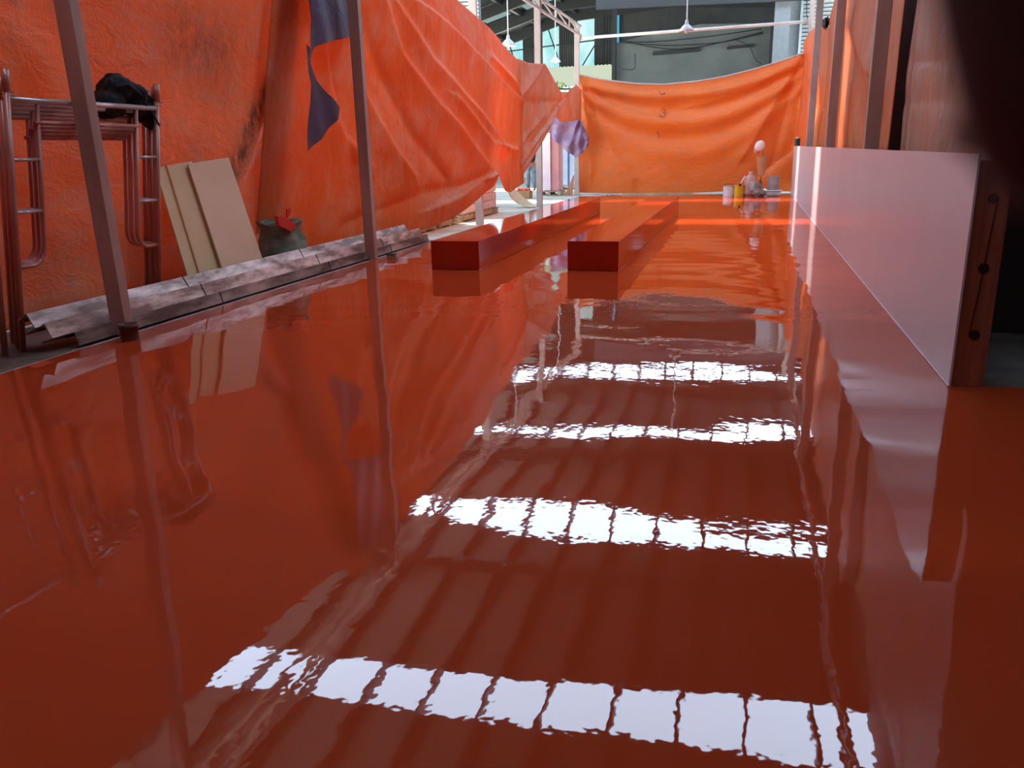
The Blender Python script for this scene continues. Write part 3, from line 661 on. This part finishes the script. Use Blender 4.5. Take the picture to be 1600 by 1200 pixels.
channel(5.02, 12.85, -5.215, .165, .13, .12, math.radians(-24), 'alu', 'middle dull aluminium beam of the stack beside the red floor')
channel(4.96, 12.55, -5.325, .255, .13, .12, math.radians(-30), 'alu', 'topmost scuffed aluminium beam of the stack beside the red floor', math.radians(.3))
# pipe socket beside first post
t = thing('pipe_socket', 'short open rusty pipe socket at the foot of the nearest post', 'pipe', (-4.86, 5.50, 0))
MB().lathe([(.072, 0), (.07, .10), (.078, .10), (.078, .135), (.066, .135), (.06, .03), (0, .03)], (-4.88, 5.50, 0), 28).build('ring', 'dark_metal', t, smooth=True)
t = thing('small_block', 'small pale block with dark top near the foot of the second post', 'block', (-4.8, 10.72, 0))
MB().span((-4.87, 10.66, 0), (-4.73, 10.76, .05)).build('body', 'pallet', t, bevel=.004); MB().span((-4.875, 10.655, .05), (-4.75, 10.765, .066)).build('lid', 'purlin', t, bevel=.003)

# ================================================================= SCAFFOLD FRAMES
def arc(c, r, a0, a1, n=8): return [(c[0] + r * math.cos(a0 + (a1 - a0) * i / n), c[1] + r * math.sin(a0 + (a1 - a0) * i / n)) for i in range(n + 1)]
def frame(y, xb, xt, label, w=1.62, h=2.08, drop=0, mats=('tube', 'tube_steel')):
    t = thing('scaffold_frame', label, 'scaffold frame', (xb, y, 0), 'scaffold frames leaning on the first post')
    lean = Vector((xt - xb, .06, 2.04)); L = lean.length; lean = lean / L
    def P(a, b): return Vector((xb, y, 0)) + Vector((0, a, 0)) + lean * b
    for a in (0, w): 
        MB().tube([P(a, 0), P(a, h)], .024, 12).build('upright', mats[0], t, smooth=True)
        MB().tube([P(a, h - .12), P(a, h + .03)], .029, 12).build('coupler', mats[0], t, smooth=True)
        MB().tube([P(a, h - .13) + Vector((-.05, 0, 0)), P(a, h - .13) + Vector((.06, .02, 0))], .006, 6).build('pin', mats[1], t)
    MB().tube([P(0, 1.90 - drop), P(w, 1.90 - drop)], .023, 12).build('top_bar', mats[1], t, smooth=True)
    MB().tube([P(.24, 1.74 - drop), P(w - .24, 1.74 - drop)], .017, 10).build('inner_bar', mats[0], t, smooth=True)
    for sgn, a0 in ((1, 0), (-1, w)):
        pts = [(a0 + sgn * .27, 1.90 - drop)] + [(a0 + sgn * (.27 - .12 + .12 * math.cos(q)), .80 - .14 * math.sin(q)) for q in np.linspace(0, math.pi / 2, 8)] + [(a0, .66)]
        MB().tube([P(*p) for p in pts], .016, 10).build('inner_tube', mats[0], t, smooth=True)
        for b in (1.47, 1.08): MB().tube([P(a0, b), P(a0 + sgn * .27, b)], .014, 8).build('rung', mats[1], t, smooth=True)
    return t
for i in range(5):
    frame(4.99 + .05 * i + (.02 if i % 2 else 0), -5.47 - .075 * i, -5.21 - .075 * i,
          ['front scaffold frame of the leaning stack, with bright steel top bar', 'second scaffold frame of the stack, just behind the front one', 'middle scaffold frame of the stack of five', 'fourth scaffold frame, partly hidden in the stack', 'rearmost scaffold frame of the stack, next to the orange sheet'][i],
          drop=.0 + .025 * i, h=2.08 - .02 * i)
# two further frames at the left margin
frame(3.23, -5.50, -5.30, 'scaffold frame cut off by the left edge of the picture', h=2.0)

# black bag draped over the frames' top right
t = thing('black_bag', 'black crumpled bag slung over the right top corner of the scaffold frames', 'bag', tuple(onX(205, 160, -5.3)))
def BP(px, py, X=-5.36): return Vector(onX(px, py, X))
mb = MB()
for (px, py, r, amp) in (((182), 140, (.16, .15, .13), .12), (200, 148, (.16, .17, .11), .14), (168, 158, (.13, .14, .09), .1), (218, 160, (.13, .14, .10), .12), (230, 178, (.10, .09, .10), .1), (238, 192, (.07, .06, .08), .1), (170, 172, (.12, .14, .07), .1), (208, 170, (.12, .12, .08), .1)):
    mb.blob(BP(px, py), r, 3, None, amp, 3.2, px)
o = mb.build('bag_body', 'black', t, smooth=True)
rm = o.modifiers.new('remesh', 'REMESH'); rm.mode = 'VOXEL'; rm.voxel_size = .014; rm.use_smooth_shade = True
sm = o.modifiers.new('smooth', 'SMOOTH'); sm.iterations = 4
tx = bpy.data.textures.new('folds', 'CLOUDS'); tx.noise_scale = .09; dm = o.modifiers.new('disp', 'DISPLACE'); dm.texture = tx; dm.strength = .05; dm.mid_level = .5
MB().tube([BP(228, 165, -5.24), BP(240, 180, -5.22), BP(247, 192, -5.22), BP(249, 200, -5.24)], .008, 6).build('strap', 'black', t)
MB().tube([BP(180, 135, -5.22), BP(200, 132, -5.18), BP(220, 148, -5.2), BP(228, 165, -5.22)], .014, 6).build('strap', 'black', t)

# ================================================================= LEANING BOARDS
def board(c, label, mat, thick=.018, rib=None):
    """c: 4 corners BL, BR, TR, TL"""
    c = [Vector(p) for p in c]; n = (c[1] - c[0]).cross(c[3] - c[0]).normalized()
    if n.x < 0: n = -n
    t = thing('leaning_board', label, 'board', tuple(c[0]), 'boards leaning on the orange tarpaulin')
    MB().add(c + [p - n * thick for p in c], [(0, 1, 2, 3), (4, 5, 6, 7), (0, 1, 5, 4), (1, 2, 6, 5), (2, 3, 7, 6), (3, 0, 4, 7)]).build('panel', mat, t)
    if rib:
        for r in rib:
            a = c[0].lerp(c[1], r) + n * .012; b = c[3].lerp(c[2], r) + n * .012
            MB().bar(a, b, .022, .022, n).build('batten', 'edge', t)
    return t
def bc(px, py, X): return onX(px, py, X)
def low(a, b):   # extend edge a->b down to z = 0
    a = Vector(a); b = Vector(b); d = b - a; return a + d * ((a.z - .0) / (a.z - b.z))
TL, BL = bc(243, 262, -6.08), bc(293, 430, -5.62); TM, BM = bc(300, 252, -6.08), bc(351, 416, -5.62)
board([low(TL, BL), low(TM, BM), TM, TL], 'tan board with a pale batten, leaning left behind the wider plywood', 'board', .018, [.27])
TL, BL = bc(294, 256, -6.02), bc(347, 417, -5.57); TM, BM = bc(357, 246, -6.02), bc(408, 398, -5.57)
board([low(TL, BL), low(TM, BM), TM, TL], 'wide light tan plywood board leaning right, in front of the other board', 'board_pink')

# ================================================================= SACK AND SCOOP
t = thing('sack', 'squat grey-green woven sack standing behind the metal beams', 'sack', (-5.72, 9.35, 0))
prof = [(0, 0), (.30, .0), (.37, .10), (.38, .25), (.35, .42), (.30, .52), (.33, .60), (.35, .64), (.33, .64), (.29, .54), (.2, .48), (0, .47)]
o = MB().lathe(prof, (-5.72, 9.36, 0), 48).build('bag', 'sack', t, smooth=True)
for v in o.data.vertices:
    q = math.atan2(v.co.y, v.co.x); v.co.x *= .72; k_ = 1 + .05 * math.sin(q * 7 + v.co.z * 9) + .03 * math.sin(q * 15 - v.co.z * 20); v.co.x *= k_; v.co.y *= k_; v.co.z += (.008 * math.sin(q * 2 + .7) + .012 * math.sin(5 * q)) * (v.co.z > .45) 
t = thing('scoop', 'bright red plastic scoop resting on the sack, handle up', 'scoop', (-5.6, 9.4, .55))
out_ = [(432, 338), (449, 340), (449, 327), (454, 325), (456, 329), (450, 342), (462, 350), (464, 356), (453, 361), (434, 352)]
P_ = [Vector(onX(a, b, -5.46)) for a, b in out_]
def prism(P, d, name, mat, par):
    n = len(P); MB().add(P + [p + Vector(d) for p in P], [tuple(range(n)), tuple(range(n, 2 * n))] + [(i, (i + 1) % n, n + (i + 1) % n, n + i) for i in range(n)]).build(name, mat, par, bevel=.004)
prism([P_[i] for i in (0, 1, 5, 6, 7, 8, 9)], (-.03, 0, .01), 'pan', 'red_plastic', t); prism([P_[i] for i in (1, 2, 3, 4, 5)], (-.02, 0, 0), 'handle', 'red_plastic', t)
MB().bar(P_[0] + Vector((0, 0, .0)), P_[9], .012, .05, (1, 0, 0)).build('rim', 'red_plastic', t); MB().bar(P_[9], P_[8], .012, .05, (1, 0, 0)).build('rim', 'red_plastic', t)

# ================================================================= PENDANT LAMPS
def lamp(px, py, Y, label, zr):
    c = Vector(onY(px, py, Y)); t = thing('pendant_lamp', label, 'lamp', tuple(c), 'pendant lamps')
    MB().lathe([(.0, .12), (.035, .12), (.045, .05), (.05, .02), (.10, -.02), (.17, -.10), (.20, -.16), (.19, -.16), (.15, -.09), (.04, -.01)], c, 28).build('shade', 'lamp_white', t, smooth=True)
    MB().blob(c + Vector((0, 0, -.14)), (.05, .05, .07), 2).build('bulb', 'lamp_white', t, smooth=True)
    MB().tube([c + Vector((0, 0, .10)), Vector((c.x, c.y, zr))], .016, 8).build('rod', 'lamp_white', t)
lamp(794, 62, 23, 'white pendant lamp hanging above the left orange sheet', rz(-6) - .1)
lamp(868, 90, 32.6, 'small white pendant lamp in front of the cyan daylight panel', 8)
lamp(1073, 39, 23, 'white pendant lamp hanging above the far sheet, right of centre', rz(-1.5) - .1)

# ================================================================= GAP AT THE LEFT: PALLETS, STACKS, PERSON
def pallet(x, y, sx, sy, label, group='wooden pallets beyond the gap'):
    t = thing('pallet', label, 'pallet', (x, y, 0), group)
    for i in range(3): MB().box((x - sx / 2 + .06 + (sx - .12) * i / 2, y, .065), (.09, sy, .09)).build('bearer', 'pallet', t)
    for i in range(5): MB().box((x, y - sy / 2 + .05 + (sy - .1) * i / 4, .122), (sx, .10, .022)).build('slat', 'pallet', t)
    for i in range(3): MB().box((x, y - sy / 2 + .06 + (sy - .12) * i / 2, .010), (sx, .10, .018)).build('slat', 'pallet', t)
ys = [14.35, 15.75, 17.15, 18.55]
for i, y in enumerate(ys):
    pallet(-6.34, y, 1.2, 1.25, ['pallet nearest the end of the metal beams, under a pink wrapped stack', 'second pallet in the row beyond the gap', 'third pallet in the row beyond the gap', 'farthest low pallet in the row, before the curved tan sheet'][i])
    t = thing('wrapped_stack', ['nearest pinkish white wrapped stack on a pallet, under the sheet hem', 'second pinkish wrapped stack on a pallet beyond the gap', 'third pinkish wrapped stack, behind the white post', 'farthest pinkish wrapped stack, beside the curved tan sheet'][i], 'stack', (-6.34, y, .14), 'pink wrapped stacks on pallets')
    for j in range(3): MB().box((-6.34, y, .135 + .18 * (j + .5)), (1.12, 1.17, .172)).build('wrapped_pack', 'pink_wrap', t, bevel=.02)
pallet(-6.13, 26.55, .8, .8, 'pallet under the tall pink stack')
t = thing('board_stack', 'tall pink stack of boards on a pallet, right of the pale post', 'stack', (-6.13, 26.5, .14))
xa, xb, xm = onY(848, 260, 26.2)[0], onY(873, 260, 26.2)[0], onY(860, 260, 26.2)[0]
MB().span((xa + .03, 26.25, .14), (xb, 26.85, 1.30)).build('lower_pack', 'pink', t, bevel=.01); MB().span((xa + .03, 26.25, 1.31), (xb, 26.85, 1.93)).build('upper_pack', 'pink', t, bevel=.01)
MB().span((xa, 26.19, .16), (xm, 26.24, 1.93)).build('lit_face', 'pink_wrap', t)  # pale slab imitates the brighter-lit side face of the stack
pallet(-6.0, 30.4, 1.5, 1.0, 'pallet under the pale blue wrapped stack')
t = thing('wrapped_stack', 'large pale blue wrapped stack with a dark blue strap on a pallet', 'stack', (-6.0, 30.4, .14))
MB().box((-6.0, 30.4, 1.0), (1.5, .95, 1.72)).build('wrapped_load', 'blue_wrap', t, bevel=.04); MB().box((-6.27, 29.92, 1.0), (.06, .02, 1.72)).build('strap', 'strap_blue', t)
t = thing('curved_sheet', 'curved tan plywood sheet slumped on the ground beside the pale post', 'board', (-5.7, 20.8, 0))
up = [onY(a, b, 21.3) for a, b in ((803, 295), (812, 304), (822, 313), (830, 319), (836, 324.5))]
lo = [onY(a, b, 20.7) for a, b in ((793, 301), (799, 311), (807, 318), (818, 323), (836, 326))]
P = np.zeros((25, 8, 3))
for i in range(25):
    q = i / 24 * 4; n_ = min(int(q), 3); a = q - n_; A_ = up[n_] * (1 - a) + up[n_ + 1] * a; B_ = lo[n_] * (1 - a) + lo[n_ + 1] * a
    for j in range(8): P[i, j] = A_ + (B_ - A_) * j / 7; P[i, j, 2] = max(.012, P[i, j, 2] + .02)
grid_cloth('sheet', 'ply_tan', P, t, .02)
MB().box((-7.1, 21.0, .35), (.5, 1.2, .7)).build('wrapped_stack', 'beam_dark').name = 'dark_crate'
tag(bpy.data.objects['dark_crate'], 'dark crate in shade behind the curved tan sheet', 'crate')
t = thing('crate', 'low brown crate of orange items in the bright gap', 'crate', (-6.6, 25.0, 0))
MB().span((-6.85, 24.7, 0), (-6.40, 25.1, .22)).build('box', 'crate', t, bevel=.01)
for i in range(4): MB().blob((-6.78 + .1 * i, 24.85 + .05 * (i % 2), .25), (.07, .08, .06), 2).build('orange_item', 'orange_stuff', t, smooth=True)

# skin-modifier figure
def skinned(name, mat, J, E, parent, sub=2):
    me = bpy.data.meshes.new(name); base = wloc(parent) if parent else Vector((0, 0, 0))
    me.from_pydata([Vector(j[0]) - base for j in J], E, []); me.materials.append(MAT[mat])
    o = bpy.data.objects.new(name, me); COL.objects.link(o); o.parent = parent
    o.modifiers.new('skin', 'SKIN'); sk = me.skin_vertices[0].data
    for i, j in enumerate(J): sk[i].radius = j[1] if isinstance(j[1], tuple) else (j[1], j[1]); sk[i].use_root = (i == 0)
    s = o.modifiers.new('sub', 'SUBSURF'); s.levels = sub; s.render_levels = sub
    for m_ in o.modifiers:
        if m_.type == 'SKIN': m_.use_smooth_shade = True
    return o
bx_, by_ = -7.42, 28.9
t = thing('person', 'person in grey-blue trousers standing in the bright gap, mostly hidden by the sheet', 'person', (bx_, by_, 0))
J = [((bx_, by_, .95), (.13, .10)), ((bx_, by_, 1.15), (.13, .09)), ((bx_, by_, 1.38), (.17, .10)), ((bx_, by_, 1.50), .06), ((bx_, by_ - .02, 1.60), .085), ((bx_, by_ - .02, 1.70), .09),
     ((bx_ - .18, by_, 1.42), .06), ((bx_ - .24, by_ - .05, 1.15), .045), ((bx_ - .22, by_ - .2, .95), .035), ((bx_ + .18, by_, 1.42), .06), ((bx_ + .25, by_ - .05, 1.15), .045), ((bx_ + .22, by_ - .18, .93), .035),
     ((bx_ - .10, by_, .82), .09), ((bx_ - .11, by_ - .03, .48), .06), ((bx_ - .11, by_ + .01, .09), .045), ((bx_ - .12, by_ - .16, .04), .04),
     ((bx_ + .10, by_, .82), .09), ((bx_ + .12, by_ - .02, .48), .06), ((bx_ + .13, by_ + .03, .09), .045), ((bx_ + .14, by_ - .14, .04), .04)]
E_ = [(0, 1), (1, 2), (2, 3), (3, 4), (4, 5), (2, 6), (6, 7), (7, 8), (2, 9), (9, 10), (10, 11), (0, 12), (12, 13), (13, 14), (14, 15), (0, 16), (16, 17), (17, 18), (18, 19)]
skinned('body', 'skin', J, E_, t)
Jt = [((bx_, by_, .97), (.15, .12)), ((bx_ - .10, by_, .82), .105), ((bx_ - .11, by_ - .03, .48), .085), ((bx_ - .11, by_ + .01, .10), .07), ((bx_ + .10, by_, .82), .105), ((bx_ + .12, by_ - .02, .48), .085), ((bx_ + .13, by_ + .03, .10), .07)]
skinned('trousers', 'denim', Jt, [(0, 1), (1, 2), (2, 3), (0, 4), (4, 5), (5, 6)], t)
Js = [((bx_, by_, .93), (.19, .15)), ((bx_, by_, 1.2), (.18, .14)), ((bx_, by_, 1.40), (.19, .115)), ((bx_ - .19, by_, 1.42), .075), ((bx_ - .24, by_ - .04, 1.2), .06), ((bx_ + .19, by_, 1.42), .075), ((bx_ + .25, by_ - .04, 1.2), .06)]
skinned('shirt', 'shirt', Js, [(0, 1), (1, 2), (2, 3), (3, 4), (2, 5), (5, 6)], t)
MB().blob((bx_, by_ + .01, 1.73), (.095, .11, .08), 3).build('hair', 'hair', t, smooth=True)
for s_, hx in ((-1, bx_ - .22), (1, bx_ + .22)):
    for f_ in range(5):
        a = Vector((hx + (f_ - 2) * .016 * s_, by_ - .21, .93)); b = a + Vector(((f_ - 2) * .006 * s_ + (.03 * -s_ if f_ == 0 else 0), -.02, -.075 - .01 * (2 - abs(f_ - 2))))
        MB().tube([a, a.lerp(b, .5) + Vector((0, -.006, 0)), b], .008, 8, rs=[.009, .0085, .006]).build('finger', 'skin', t, smooth=True)

# ================================================================= THINGS AT THE FAR RIGHT CORNER
def FP(px, py, Y=25.5): return Vector(onY(px, py, Y))
def can(px, w, z, Y, mat, name, label, cat, lid='grey_can'):
    c = FP(px, 300, Y); c.z = 0; t = thing(name, label, cat, tuple(c), 'painting supplies in the far corner')
    MB().lathe([(0, 0), (w, 0), (w, z), (w * .9, z), (w * .88, z - .02), (0, z - .02)], c, 28).build('body', mat, t, smooth=False)
    MB().lathe([(w, z - .015), (w + .008, z - .01), (w + .008, z + .008), (w, z + .01)], c, 28).build('rim', lid, t)
    return t, c
tt, c = can(1138, .145, .28, 25.4, 'white', 'paint_bucket', 'small white plastic bucket left of the yellow can', 'bucket')
MB().tube([c + Vector((.14 * math.cos(q), -.02, .28 + .06 * math.sin(q))) for q in np.linspace(0, math.pi, 12)], .006, 6).build('handle', 'cable', tt)
can(1154, .14, .30, 25.35, 'yellow', 'paint_can', 'yellow paint can by the far sheet', 'can', 'yellow')
c = FP(1172, 300, 25.4); c.z = 0; t = thing('plastic_sack', 'tall pinkish plastic sack beside the yellow can', 'sack', tuple(c), 'painting supplies in the far corner')
o = MB().lathe([(0, 0), (.17, 0), (.19, .1), (.18, .3), (.17, .45), (.13, .55), (.06, .60), (.08, .66), (.05, .68), (0, .62)], c, 32).build('bag', 'pinkbag', t, smooth=True)
for v in o.data.vertices: q = math.atan2(v.co.y, v.co.x); s_ = 1 + .07 * math.sin(5 * q + v.co.z * 12); v.co.x *= s_; v.co.y *= s_ * .8
MB().box(c + Vector((.04, -.165, .28)), (.12, .01, .24)).build('printed_label', 'tray', t)
t = thing('brush', 'white handled brush leaning on the plastic sack', 'brush', tuple(FP(1158, 283, 25.15)), 'painting supplies in the far corner')
MB().tube([FP(1157, 287, 25.15), FP(1164, 275, 25.2)], .016, 8).build('handle', 'white', t); MB().box(FP(1156.5, 289, 25.15), (.06, .03, .07)).build('bristles', 'cable', t)
c = FP(1187.5, 300, 25.62); c.z = 0
t = thing('round_headed_stand', 'thin stand topped with a white oval head and wrapped in brown paper', 'stand', tuple(c), 'painting supplies in the far corner')
MB().tube([c + Vector((0, 0, .02)), c + Vector((.01, 0, 1.30))], .014, 8).build('rod', 'wood_dark', t)
MB().tube([c + Vector((-.12, -.02, .0)), c + Vector((-.01, 0, .45))], .012, 6).build('foot', 'dark_metal', t); MB().tube([c + Vector((.12, -.02, .0)), c + Vector((.0, 0, .45))], .012, 6).build('foot', 'dark_metal', t)
MB().blob(FP(1187, 228, 25.4), (.135, .12, .16), 3, Matrix.Rotation(.5, 3, 'Y')).build('oval_head', 'white', t, smooth=True)
MB().blob(FP(1183, 234, 25.45), (.10, .08, .12), 3).build('pink_cap', 'pink', t, smooth=True)
MB().lathe([(.09, -.27), (.155, .25), (.15, .25), (.085, -.27)], FP(1190, 259, 25.35), 20).build('paper_wrap', 'paper', t)
MB().blob(FP(1194, 246, 25.42), (.08, .05, .05), 2, None, .3).build('dark_cloth', 'rag', t, smooth=True)
c = FP(1207, 300, 25.75); c.z = 0
t = thing('bucket', 'pair of stacked grey buckets in the far corner', 'bucket', tuple(c), 'painting supplies in the far corner')
MB().lathe([(0, 0), (.15, 0), (.185, .28), (.17, .28), (.16, .02)], c, 28).build('lower_bucket', 'grey_can', t)
MB().lathe([(.16, .285), (.165, .50), (.175, .51), (.175, .53), (.15, .53), (.14, .31)], c, 28).build('upper_bucket', 'grey_can', t)
c = FP(1206, 300, 25.1); c.z = 0
t = thing('paint_tray', 'wide shallow pale paint tray in front of the grey buckets', 'tray', tuple(c), 'painting supplies in the far corner')
MB().box(c + Vector((0, 0, .07)), (.50, .28, .10)).build('lower_tray', 'tray', t, bevel=.02); MB().box(c + Vector((0, 0, .145)), (.58, .32, .03)).build('upper_tray', 'tray', t, bevel=.01)
c = FP(1186, 301, 24.95); c.z = .1
t = thing('rag_heap', 'crumpled heap of grey rags between the sack and the tray', 'rags', tuple(c), 'painting supplies in the far corner')
MB().blob(c, (.17, .12, .11), 4, None, .3, 3.2, 2).build('rags', 'rag', t, smooth=True); MB().blob(c + Vector((-.04, 0, .12)), (.10, .08, .13), 3, None, .35, 3, 5).build('rags', 'rag', t, smooth=True)
c = Vector(onY(1248, 221, 25.6)); c.x = 1.265
t = thing('green_bottle', 'dark green bottle with white cap on the far end of the low wall', 'bottle', (1.34, 25.6, 1.365))
MB().lathe([(0, 1.366), (.075, 1.366), (.075, 1.56), (.06, 1.57), (0, 1.57)], (1.32, 25.6, 0), 20).build('body', 'green', t); MB().lathe([(.06, 1.57), (.065, 1.61), (0, 1.61)], (1.32, 25.6, 0), 20).build('cap', 'white', t)
tag(MB().span((-3.8, 26.22, -.01), (-1.6, 26.32, .05)).build('timber_strip', 'pallet'), 'pale timber strip lying along the foot of the far sheet', 'timber')
tag(MB().add([(-5.62, 26.2, 0), (-5.36, 26.2, 0), (-5.32, 26.3, .62), (-5.36, 26.32, .62)], [(0, 1, 2), (0, 2, 3), (1, 2, 3), (0, 1, 3)]).build('leaning_offcut', 'wood_dark'), 'dark triangular offcut leaning against the far corner post', 'board')

# ================================================================= FINGER AT THE LENS
def CP(px, py, d):     # real point d metres out from the lens
    return CAM + ray(px, py) * d
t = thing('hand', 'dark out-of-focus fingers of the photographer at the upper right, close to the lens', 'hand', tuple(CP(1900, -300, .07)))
def CC(r, d, f_): return CAM + (M @ np.array([r, d, f_])) / 1000.0      # millimetres right / down / forward of the lens
J = [(CC(45, -142, -62), .026), (CC(44, -118, -34), (.030, .018)), (CC(46, -100, -10), (.034, .014)),
     (CC(29.5, -84, 16), .0098), (CC(28.5, -56, 38), .0092), (CC(30.6, -31, 45), .0086), (CC(33.2, -15.5, 45.5), .0080), (CC(34.6, -9.5, 45), .0062),
     (CC(53, -82, 18), .0098), (CC(54, -50, 36), .0090), (CC(56, -28, 34), .0082), (CC(57, -16, 30), .006),
     (CC(73, -84, 14), .0092), (CC(75, -56, 30), .0086), (CC(76, -36, 28), .0080), (CC(77, -25, 24), .006),
     (CC(92, -92, 4), .0082), (CC(94, -70, 18), .0076), (CC(95, -54, 18), .0070), (CC(95, -45, 15), .005),
     (CC(30, -112, -36), .012), (CC(18, -92, -40), .0105), (CC(10, -72, -42), .0092), (CC(7, -60, -42), .007)]
E_ = [(0, 1), (1, 2), (2, 3), (3, 4), (4, 5), (5, 6), (6, 7), (2, 8), (8, 9), (9, 10), (10, 11), (2, 12), (12, 13), (13, 14), (14, 15), (2, 16), (16, 17), (17, 18), (18, 19), (1, 20), (20, 21), (21, 22), (22, 23)]
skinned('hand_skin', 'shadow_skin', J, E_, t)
MB().blob(Vector(CC(33.6, -17, 53)), (.0045, .0015, .006), 3, Matrix(W3.tolist())).build('fingernail', 'nail', t, smooth=True)
